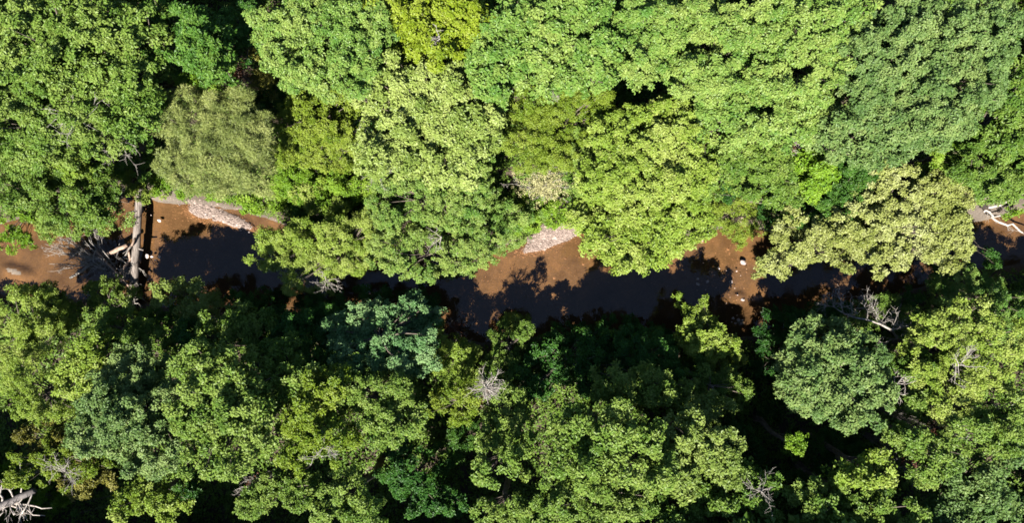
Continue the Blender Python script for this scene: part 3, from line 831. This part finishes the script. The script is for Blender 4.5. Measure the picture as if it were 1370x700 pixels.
# the wood goes on beyond the frame: one mass
Vs, Qs, Ts_, nv = [], [], [], 0
HABIT['far'] = dict(spray=0.6, k=5, L=0.5, W=0.34, dens=6, lr=(0.9, 1.5), beta=(-0.4, 0.4))
for gx_ in np.arange(-66, 67, 6.2):
    for gy_ in np.arange(-48, 49, 6.2):
        x_, y_ = gx_ + rng.uniform(-1.6, 1.6), gy_ + rng.uniform(-1.6, 1.6)
        if abs(x_) < 37.5 and abs(y_) < 21.5:
            continue
        n_, s_ = banks(np.array(x_))
        if s_ - 2.5 < y_ < n_ + 2.5:
            continue
        if (x_ < -34 and -13 < y_ < 3) or (33 < x_ < 46 and -10 < y_ < 6):
            continue
        zt = rng.uniform(10, 14.5)
        if abs(x_) < 42 and abs(y_) < 25 and not (y_ < -18 and 8 < x_ < 27):
            zt -= 2.5
        elif y_ < -18 and y_ > -26 and 8 < x_ < 27:
            zt = 13.5  # unseen crowns made taller here to shade the black gap
        r_ = rng.uniform(2.7, 3.6)
        lb, _d = crown([(x_, y_, r_, r_ * rng.uniform(0.85, 1.1), zt)], zt, 'far', 0.8, 0.1)
        if not lb:
            continue
        V, Qf, tt = foliage(lb, 'far', 1.0, rng.uniform(0.3, 0.75))
        Vs.append(V)
        Qs.append(Qf + nv)
        Ts_.append(tt)
        nv += len(V)
for x_, y_ in ((11.5, -20.2), (15.5, -19.6), (19.5, -19.4), (23.5, -20), (17.5, -23), (22, -23.4)):  # extra unseen crowns added to throw shade into the black gap
    lb, _d = crown([(x_, y_, 2.9, 2.7, 15)], 15, 'far', 0.9, 0.0)
    V, Qf, tt = foliage(lb, 'far', 1.2, 0.5)
    Vs.append(V)
    Qs.append(Qf + nv)
    Ts_.append(tt)
    nv += len(V)
o = link('surrounding_wood', mesh_from('surrounding_wood', np.concatenate(Vs), np.concatenate(Qs), LEAVES['A'], np.concatenate(Ts_)))
tag(o, 'continuous green wood stretching away beyond the creek on every side', 'wood', kind='stuff')

# ------------------------------------------------------------------ fallen log and dead wood
def dead(name, label, cat, parts, loc, group=None):
    """parts: list of (part name, Tubes, material)"""
    root = thing(name, label, cat, loc, group)
    for nm, T, mt in parts:
        link(nm, T.mesh(nm, mt, loc), root)
    return root


def pz(px, py, z):
    return at(px, py, z)


T = Tubes()
A_, B_ = pz(190, 215, 1.3), pz(177, 402, 0.55)
nn = 16
pts = wobble(A_, B_, nn, 0.025)
T.add(pts, np.linspace(0.25, 0.32, nn) * (1 + rng.normal(0, 0.035, nn)), 14)
stubs = []
for u, dx, l in ((0.35, -1, 0.5), (0.30, 1, 0.35), (0.62, 1, 0.55)):
    q_ = A_ + (B_ - A_) * u
    T2 = Tubes()
    stubs.append(('branch_stub', T2, LOGBARK))
    T2.add(wobble(q_, q_ + np.array([dx * (0.35 + l * 0.6), -0.2, 0.22]), 4, 0.02), [0.09, 0.08, 0.065, 0.05], 7)
T3 = Tubes()
for k in range(16):
    d_ = unit(np.array([rng.normal(0, 0.8), -0.55 + rng.normal(0, 0.3), rng.normal(0.1, 0.5)]))
    twig_tree(T3, B_ + rng.normal(0, 0.2, 3), d_, rng.uniform(0.5, 1.1), rng.uniform(0.04, 0.09), 1, 0.5, 2)
dead('fallen_log', 'weathered grey log lying straight across the creek from bank to bank', 'log', [('trunk', T, LOGBARK), *stubs, ('root_plate', T3, TWIG)], tuple(A_ * 0.5 + B_ * 0.5))


def pole(label, a, b, r0, r1, mat=WARMWOOD, name='broken_branch', twigs=0, bend=0.05, group='broken branches jammed at the log'):
    T = Tubes()
    n_ = 7
    p_ = wobble(a, b, n_, bend)
    T.add(p_, np.linspace(r0, r1, n_), 8)
    parts = [('stem', T, mat)]
    if twigs:
        for k in range(twigs):
            T2 = Tubes()
            q_ = p_[rng.integers(1, n_ - 1)]
            twig_tree(T2, q_, rng.normal(0, 1, 3) * np.array([1, 1, 0.4]), rng.uniform(0.5, 1.0), r1 * 0.5, 1, 0.6, 2)
            parts.append(('side_twig', T2, TWIG))
    return dead(name, label, 'branch', parts, tuple((a + b) / 2), group)


pole('short thick bleached pole pointing at the fallen log', pz(138, 343, 0.9), pz(170, 328, 1.2), 0.17, 0.15, bend=0.02)
pole('long thin bare pole crossing below the short thick pole', pz(129, 336, 1.3), pz(178, 390, 1.6), 0.085, 0.07, bend=0.05, twigs=3)
pole('curved bare branch leaning against the fallen log', pz(181, 318, 1.4), pz(163, 374, 0.9), 0.07, 0.12, bend=0.1, twigs=2)
pole('dark half sunken pole lying in the shaded water beyond the brush', pz(94, 372, 0.25), pz(128, 352, 0.3), 0.10, 0.12, TWIG, bend=0.06)
pole('thin stick poking out of the branch jam', pz(155, 352, 0.6), pz(160, 326, 0.8), 0.045, 0.03, TWIG, bend=0.03)

T = Tubes()
for k in range(46):
    a_ = pz(rng.uniform(146, 180), rng.uniform(350, 388), rng.uniform(0.4, 1.1))
    twig_tree(T, a_, np.array([rng.normal(-0.3, 1), rng.normal(0.4, 0.9), rng.normal(0.1, 0.3)]), rng.uniform(0.5, 1.3), rng.uniform(0.02, 0.045), 1, 0.5, 2)
dead('twig_jam', 'tangle of brown sticks caught beside the lower end of the log', 'twigs', [('twig_tangle', T, TWIG)], tuple(pz(160, 368, 0.8)))

T, T2 = Tubes(), Tubes()
c_ = pz(140, 352, 1.2)
for k in range(26):
    e_ = pz(rng.uniform(60, 135), rng.uniform(300, 372), rng.uniform(0.2, 1.9))
    a_ = c_ + rng.normal(0, 0.3, 3)
    T.add(wobble(a_, e_, 6, 0.12), np.linspace(0.05, 0.015, 6), 5, cap=False)
    for j_ in range(3):
        q_ = a_ + (e_ - a_) * rng.uniform(0.3, 1)
        twig_tree(T2, q_, (e_ - a_) + rng.normal(0, 1.2, 3), rng.uniform(0.5, 1.1), 0.02, 2, 0.6, 3)
dead('fallen_treetop', 'grey leafless treetop sprawled in the creek upstream of the log', 'dead treetop', [('bough', T, TWIG), ('twig_spray', T2, TWIG)], tuple(c_))

# leafy sprig growing on the log
o = thing('log_sprig', 'green leafy sprig sprouting from the side of the fallen log', 'sprig', tuple(pz(180, 296, 1.35)))
off = np.array(pz(180, 296, 1.35))
T = Tubes()
for k in range(5):
    T.add(wobble(off, pz(171 + rng.normal(0, 3), 296 + rng.normal(0, 6), 1.45), 4, 0.02), [0.02, 0.016, 0.012, 0.01], 4, cap=False)
link('stem', T.mesh('stem', BARK, off), o)
C = np.stack([pz(171 + rng.normal(0, 4), 296 + rng.normal(0, 6), 1.45 + rng.normal(0, 0.12)) for k in range(45)])
V, Qf, tt = leaf_arrays(C, np.array([0, 0, 1.0]) + rng.normal(0, 0.3, C.shape), 6, 0.17, 0.1, tint=np.full(len(C), 0.6))
link('foliage', mesh_from('foliage', V - off, Qf, LEAVES['LG'], tt), o)


def bare(name, label, cat, base, ztop, px, py, reach, n_=9, mat=TWIG, r=0.042, depth=2, group='bare bleached branches among the crowns', flat=0.5, dirn=None, spread=0.7, bz=None):
    """a dead sapling: a stem up to (px,py,ztop) with a bare crown of branches"""
    b_ = at(base[0], base[1], 0)
    b_[2] = float(ground_z(b_[0], b_[1])[0]) if bz is None else bz
    t_ = at(px, py, ztop)
    T, T2 = Tubes(), Tubes()
    T.add(wobble(b_, t_, 6, 0.08), np.linspace(r * 1.9, r, 6), 7)
    for k in range(n_):
        d_ = rng.normal(0, 1, 3) * np.array([1, 1, flat]) + np.array([0, 0, 0.25])
        if dirn is not None:
            d_ = unit(d_) * 0.55 + np.array(dirn)
        twig_tree(T2, t_ - np.array([0, 0, rng.uniform(0, 0.5)]), d_, reach * rng.uniform(0.6, 1.1), r * rng.uniform(0.4, 0.8), depth, spread, 3, flat=flat)
    return dead(name, label, cat, [('stem', T, mat), ('branchwork', T2, mat)], tuple(b_), group)


bare('dead_snag', 'bleached dead snag with a spiky crown in the middle of the near bank', 'dead tree', (650, 497), 9.0, 650, 520, 0.95, 26, TWIG, 0.07, 2, flat=0.6, spread=0.8)
bare('dead_sapling', 'bleached bare branch sprays above the butt of the fallen log', 'dead branch', (165, 215), 9.5, 160, 188, 1.5, 11, dirn=(0, -0.3, 0.2))
bare('dead_sapling', 'pale forked bare limb in the oak above the hollow', 'dead branch', (105, 190), 13.8, 103, 155, 1.3, 8)
bare('dead_sapling', 'whitish bare bush hanging over the creek upstream of the log', 'dead branch', (135, 245), 5.0, 138, 238, 1.6, 16, TWIG, 0.04, dirn=(-0.35, -0.5, 0))
bare('dead_sapling', 'thin bare stem in the dark slot by the pale sage oak', 'dead branch', (478, 160), 7.0, 468, 172, 1.3, 5, dirn=(0.3, 0.5, 0))
bare('dead_sapling', 'cluster of grey dead twigs over the hollow beside the sage oak', 'dead branch', (500, 235), 7.5, 505, 240, 0.9, 9)
bare('dead_sapling', 'small pale twig poking through the feathery olive tree', 'dead branch', (740, 130), 12.3, 740, 120, 0.7, 4)
bare('dead_sapling', 'bare white twig at the tip of the golden tree', 'dead branch', (588, 60), 15.2, 588, 48, 0.6, 4, r=0.04)
bare('dead_sapling', 'pale twig in the light green bush above the muddy pool', 'dead branch', (590, 300), 7.6, 590, 318, 0.9, 5, dirn=(-0.3, -0.4, 0))
bare('dead_sapling', 'bare grey branch lying over the large yellow green tree', 'dead branch', (1290, 470), 12.0, 1285, 488, 1.2, 7)
bare('dead_sapling', 'grey lichen covered twigs between olive tree and broken log', 'dead branch', (85, 600), 9.0, 88, 632, 1.0, 12, TWIG)
bare('dead_sapling', 'bare twig in the olive green oak over the hollow', 'dead branch', (430, 560), 12.9, 432, 600, 0.9, 6, TWIG)
bare('dead_sapling', 'pale stub with twigs at the gap beside the star rosette oak', 'dead branch', (360, 470), 9.5, 352, 493, 0.7, 8, TWIG)
bare('dead_sapling', 'whitish twigs on the drooping willow bush at the black water', 'dead branch', (445, 345), 6.0, 436, 375, 0.9, 9, TWIG, 0.035)
bare('dead_sapling', 'bare twigs at the bottom edge among the green oaks', 'dead branch', (1000, 620), 12.6, 1020, 660, 1.0, 9, TWIG, 0.04)
bare('dead_sapling', 'pale dead twig between round oak and yellow green tree', 'dead branch', (1190, 490), 11.0, 1200, 515, 0.9, 8, DEADWOOD, 0.04)

# grey dead tree leaning over the dark pool
T, T2 = Tubes(), Tubes()
base = at(1200, 452, 4.0)
spine = np.array([at(1200, 452, 5.0), at(1193, 442, 7.4), at(1178, 434, 7.6), at(1160, 428, 7.6), at(1143, 425, 7.5), at(1128, 419, 7.3), at(1117, 412, 7.2)])
T.add(spine, [0.085, 0.08, 0.07, 0.06, 0.05, 0.04, 0.03], 7)
g_ = at(1200, 440, 0)
g_[2] = float(ground_z(g_[0], g_[1])[0])
T.add(np.array([g_, g_ * 0.5 + spine[0] * 0.5, spine[0]]), [0.2, 0.16, 0.12], 8)
for (u, e, r_) in ((2, (1164, 398), 0.06), (2, (1192, 425), 0.05), (3, (1160, 395), 0.05), (5, (1122, 390), 0.05), (6, (1098, 405), 0.035), (6, (1110, 392), 0.035), (4, (1140, 405), 0.04), (1, (1208, 438), 0.05), (0, (1182, 462), 0.05), (1, (1202, 425), 0.04)):
    ee = at(e[0], e[1], 7.4 + rng.uniform(-0.5, 0.6))
    p_ = wobble(spine[u], ee, 6, 0.08)
    T2.add(p_, np.linspace(r_ * 0.7, 0.015, 6), 5, cap=False)
    for k in range(11):
        twig_tree(T2, p_[rng.integers(1, 6)], (ee - spine[u]) + rng.normal(0, 0.9, 3), rng.uniform(0.4, 0.9), 0.02, 1, 0.6, 3)
dead('dead_tree', 'grey leafless tree leaning out over the dark pool', 'dead tree', [('trunk', T, TWIG), ('branchwork', T2, TWIG)], tuple(g_))

# creek outlet: dark leaning trunk and white branches on the sandy bank
a_, b_ = at(1284, 238, 5.0), at(1322, 284, 0.5)
pole('dark leaning trunk coming down to the sandy bank at the creek outlet', b_, a_, 0.24, 0.15, DARKBARK, name='leaning_trunk', bend=0.05, group='dead wood at the creek outlet')
for lab, a, b, tw in (('white bare branch along the sandy bank at the outlet', (1322, 278, 1.3), (1392, 254, 1.6), 6), ('white bare branch curving over the dark outlet water', (1326, 290, 1.0), (1385, 318, 1.1), 4), ('short white broken stub beside the dark leaning trunk', (1316, 284, 1.2), (1340, 290, 1.2), 3)):
    pole(lab, at(*a), at(*b), 0.10, 0.05, DEADWOOD, bend=0.12, twigs=tw, group='dead wood at the creek outlet')
pole('pale log half hidden under the cream green tree', at(1175, 290, 1.6), at(1232, 258, 1.8), 0.1, 0.07, WARMWOOD, bend=0.05, group='dead wood at the creek outlet')
pole('pale broken stick in the hole of the cream green tree', at(1246, 318, 0.7), at(1262, 306, 0.9), 0.08, 0.06, WARMWOOD, bend=0.03, group='dead wood at the creek outlet')

# broken grey log in the near corner
T, T2 = Tubes(), Tubes()
a_, b_ = at(-25, 690, 7.2), at(46, 657, 7.6)
T.add(wobble(a_, b_, 8, 0.03), np.linspace(0.3, 0.2, 8), 10)
for k in range(9):
    q_ = a_ + (b_ - a_) * rng.uniform(0.2, 1)
    twig_tree(T2, q_, np.array([rng.normal(0, 1), rng.normal(0, 1), rng.normal(0.1, 0.3)]), rng.uniform(0.7, 1.6), 0.06, 2, 0.6, 3, flat=0.5)
for e in ((2, 645), (60, 690), (0, 692), (70, 680), (30, 700)):
    ee = at(e[0], e[1], 7.0)
    T2.add(wobble((a_ + b_) / 2 + np.array([rng.normal(0, 0.4), 0, 0]), ee, 6, 0.1), np.linspace(0.09, 0.03, 6), 6)
g_ = at(-25, 650, 0)
g_[2] = float(ground_z(g_[0], g_[1])[0])
T.add(np.array([g_, g_ * 0.3 + a_ * 0.7, a_]), [0.36, 0.33, 0.3], 10)
dead('broken_tree', 'broken grey trunk with bleached bare limbs in the bottom corner', 'dead tree', [('trunk', T, bark_mat('grey split trunk', (84, 78, 76), (128, 120, 116), 4)), ('limb', T2, DEADWOOD)], tuple(g_))

# dead shrubs: bare stems and a few dry leaves
def dry_bush(label, colour, px, py, z, rx, ry, twm=TWIG, leaf=160, name='dry_bush'):
    c_ = at(px, py, z)
    g_ = np.array([c_[0], c_[1], float(ground_z(c_[0], c_[1])[0])])
    s_ = mpp(z)
    root = thing(name, label, 'dry bush', tuple(g_), 'dead bushes')
    T = Tubes()
    for k in range(26):
        d_ = np.array([rng.normal(0, 0.5) * rx * s_, rng.normal(0, 0.5) * ry * s_, rng.normal(0, 0.25)])
        e_ = c_ + d_
        st = g_ + np.array([d_[0] * 0.2, d_[1] * 0.2, 0])
        T.add(wobble(st, e_, 5, 0.08), np.linspace(0.03, 0.012, 5), 4, cap=False)
        twig_tree(T, e_, d_ + np.array([0, 0, 0.2]), 0.55, 0.016, 2, 0.7, 3)
    link('stem', T.mesh('stem', twm, g_), root)
    C = c_ + rng.normal(0, 0.45, (leaf, 3)) * np.array([rx * s_, ry * s_, 0.45])
    V, Qf, tt = leaf_arrays(C, np.array([0, 0, 1.0]) + rng.normal(0, 0.6, C.shape), 7, 0.16, 0.05, (-0.3, 0.9), tint=np.full(len(C), 0.55))
    link('foliage', mesh_from('foliage', V - g_, Qf, LEAVES[colour], tt), root)
    return root


dry_bush('pale straw coloured dry bush above the gravel bar', 'TAN', 728, 248, 5.2, 34, 22, TWIG, 420)
dry_bush('sandy brown dry bush in the dark gap above the pine', 'RB', 315, 96, 8.0, 18, 16, WARMWOOD, 170)
dry_bush('red brown dead bush beside the dark hollow under the blue green oak', 'RB', 1046, 190, 9.0, 18, 12, TWIG, 130)
dry_bush('brown dead bush by the star leaved oak near the boulder pool oaks', 'RB', 938, 190, 9.5, 12, 9, TWIG, 90)
dry_bush('red brown dead bush in the oak tufts of the near corner', 'RB', 1258, 578, 10.0, 22, 14, TWIG, 170)
dry_bush('rusty dead twigs beside the bright oak top at the bottom edge', 'RB', 1222, 612, 8.5, 18, 16, TWIG, 140)
dry_bush('brown dead bush at the foot of the bleached snag', 'RB', 655, 538, 6.0, 16, 14, TWIG, 110)
dry_bush('dark brown dead bush at the near edge beside the green oak', 'RB', 1335, 562, 8.0, 20, 12, TWIG, 130)
dry_bush('brown twiggy bush at the bottom edge beside the green oak', 'RB', 345, 655, 7.0, 16, 14, TWIG, 110)
dry_bush('reddish dry shrub on the shaded rim of the muddy pool', 'RB', 602, 440, 2.2, 20, 14, TWIG, 130)


# ------------------------------------------------------------------ stones in the creek
def stone(label, px, py, rx, ry=None, rot=0.0, zoff=0.0, group='pale stones breaking the water', seed=None):
    r = np.random.default_rng(int(px * 31 + py))
    import bmesh
    bm = bmesh.new()
    bmesh.ops.create_icosphere(bm, subdivisions=3, radius=1)
    P = np.array([v.co[:] for v in bm.verts])
    ks = r.normal(0, 1, (7, 3))
    f = np.ones(len(P))
    for q_ in ks:
        q_ = q_ / np.linalg.norm(q_)
        f -= np.clip(P @ q_ - r.uniform(0.45, 0.75), 0, 1) * 0.75
    f += 0.03 * np.sin(P @ r.normal(0, 6, 3))
    P = P * f[:, None]
    a = rx * S0 * 0.84
    b = (ry or rx * 0.7) * S0 * 0.84
    P = P * np.array([a, b, min(a, b) * 0.75])
    c, s = math.cos(rot), math.sin(rot)
    P = np.stack([P[:, 0] * c - P[:, 1] * s, P[:, 0] * s + P[:, 1] * c, P[:, 2]], 1)
    Qs = np.array([[v.index for v in fc.verts] for fc in bm.faces])
    bm.free()
    me = mesh_from('stone', P, Qs, STONE, tint=np.full(len(Qs), r.uniform(0.2, 0.5)), smooth=True)
    w_ = at(px, py, 0)
    o = link('stone', me, None, (w_[0], w_[1], max(float(ground_z(w_[0], w_[1])[0]) + 0.02, -0.02) + zoff))
    tag(o, label, 'stone', group)
    return o


stone('largest pale stone of the boulder pool, flat and close to the cream tree', 995, 351, 5.8, 4.4, -0.1)
stone('second largest stone of the boulder pool, heart shaped, out in open water', 978, 377, 4.2, 3.6, 0.6)
stone('upright pale stone in the middle of the boulder pool', 962, 359, 2.4, 3.4, 0.2)
stone('white stone by the lime tree, upper of a touching pair', 933, 374, 3.0, 2.0, 0.6)
stone('greyish flat stone under the white stone by the lime tree', 934, 380.5, 4.4, 2.6, -0.3)
stone('wedge shaped pale stone between the pair and the heart shaped stone', 947, 377, 3.2, 2.4, 0.3)
stone('low white stone alone at the lower end of the boulder pool', 968, 396, 2.2, 1.8)
stone('rough grey stone at the shadow edge of the boulder pool', 994, 401, 4.0, 3.0, 0.5)
for x_, y_, r_ in ((956, 368, 1.7), (986, 363, 2.0), (991, 369, 1.2), (950, 363, 1.4), (972, 362, 1.3), (972, 406, 1.3), (925, 352, 1.2), (987, 395, 1.5), (941, 352, 1.1), (958, 385, 1.2), (983, 386, 1.4), (966, 372, 1.0), (944, 388, 1.3), (977, 398, 1.2), (980, 412, 1.5), (962, 411, 1.1), (999, 360, 1.2), (940, 366, 1.0)):
    stone('thumb sized pale stone speckling the water of the boulder pool', x_, y_, r_, group='tiny stones of the boulder pool')
for k, (x_, y_, r_) in enumerate(((981, 426, 3.0), (988, 428, 3.4), (992, 433, 2.6), (984, 433, 2.2), (986, 422, 1.8), (993, 428, 1.6), (979, 431, 1.5))):
    stone('wet white stone in the little riffle at the lower end of the boulder pool', x_, y_, r_, group='riffle stones below the boulder pool')
stone('round pale boulder touching the fallen log on its downstream side', 196, 343, 4.2, 4.0)
stone('smaller boulder beside the round one at the log', 203, 343.5, 3.4, 2.2, -0.5)
stone('white stone at the tip of the tree shadow near the log', 213, 344, 2.4, 3.0)
stone('low grey stone between the boulders and the shadow tip', 208, 348, 2.4, 1.4)
stone('single white stone in the sunlit shallows downstream of the log', 213, 295, 3.6, 2.6, -0.6)
stone('pebble sized dark stone near the log butt', 202, 288, 1.3)
for x_, y_, r_ in ((322, 308, 2.6), (333, 311, 2.0), (275, 287, 2.6), (318, 301, 2.2), (300, 297, 1.8)):
    stone('white stone at the edge of the pale riffle', x_, y_, r_, group='stones of the pale riffle')


# gravel: pebbles nobody could count, one object per bar
def gravel(name, label, spots, count, size):
    P0 = []
    for (px, py, rx, ry, ang, k_) in spots:
        m_ = int(count * k_)
        u = rng.normal(0, 0.5, (m_, 2))
        a = math.radians(ang)
        x = (px - 685) * S0 + (u[:, 0] * rx * math.cos(a) - u[:, 1] * ry * math.sin(a)) * S0
        y = (350 - py) * S0 + (u[:, 0] * rx * math.sin(a) + u[:, 1] * ry * math.cos(a)) * S0
        z, sd, d_ = ground_z(x, y)
        P0.append(np.stack([x, y, z], 1))
    P0 = np.concatenate(P0)
    m_ = len(P0)
    octa = np.array([[1, 0, 0], [0.1, 1, 0], [-1, 0.1, 0], [0, -1, 0], [0.1, 0, 0.62], [0, 0, -0.5]])
    F = np.array([[0, 1, 4], [1, 2, 4], [2, 3, 4], [3, 0, 4], [1, 0, 5], [2, 1, 5], [3, 2, 5], [0, 3, 5]])
    s_ = size * rng.lognormal(-0.1, 0.5, (m_, 1, 1)) * rng.uniform(0.7, 1.2, (m_, 1, 3))
    th = rng.uniform(0, 6.28, m_)
    Vv = octa[None] * s_
    c, s = np.cos(th)[:, None], np.sin(th)[:, None]
    Vv = np.stack([Vv[..., 0] * c - Vv[..., 1] * s, Vv[..., 0] * s + Vv[..., 1] * c, Vv[..., 2]], -1) + P0[:, None]
    Qq = (F[None] + (np.arange(m_) * 6)[:, None, None]).reshape(-1, 3)
    me = mesh_from(name, Vv.reshape(-1, 3), Qq, PEBBLE, tint=np.repeat(rng.uniform(0.05, 0.6, m_), 8))
    tag(link(name, me), label, 'gravel', kind='stuff')


gravel('gravel_bar', 'pinkish pale gravel bar under the lime shrub at the central pool', [(748, 310, 30, 14, 24, 0.75), (722, 329, 30, 9, 18, 0.25)], 9000, 0.042)
gravel('gravel_riffle', 'white pebbly riffle breaking the creek beside the fallen log', [(272, 284, 28, 12, -12, 0.5), (312, 297, 30, 8, -22, 0.5)], 6500, 0.045)
gravel('bed_pebbles', 'scattered pebbles lying on the sandy creek bed under shallow water', [(680, 385, 150, 60, 10, 0.4), (965, 375, 70, 80, 0, 0.3), (240, 310, 110, 60, 0, 0.3)], 1300, 0.045)
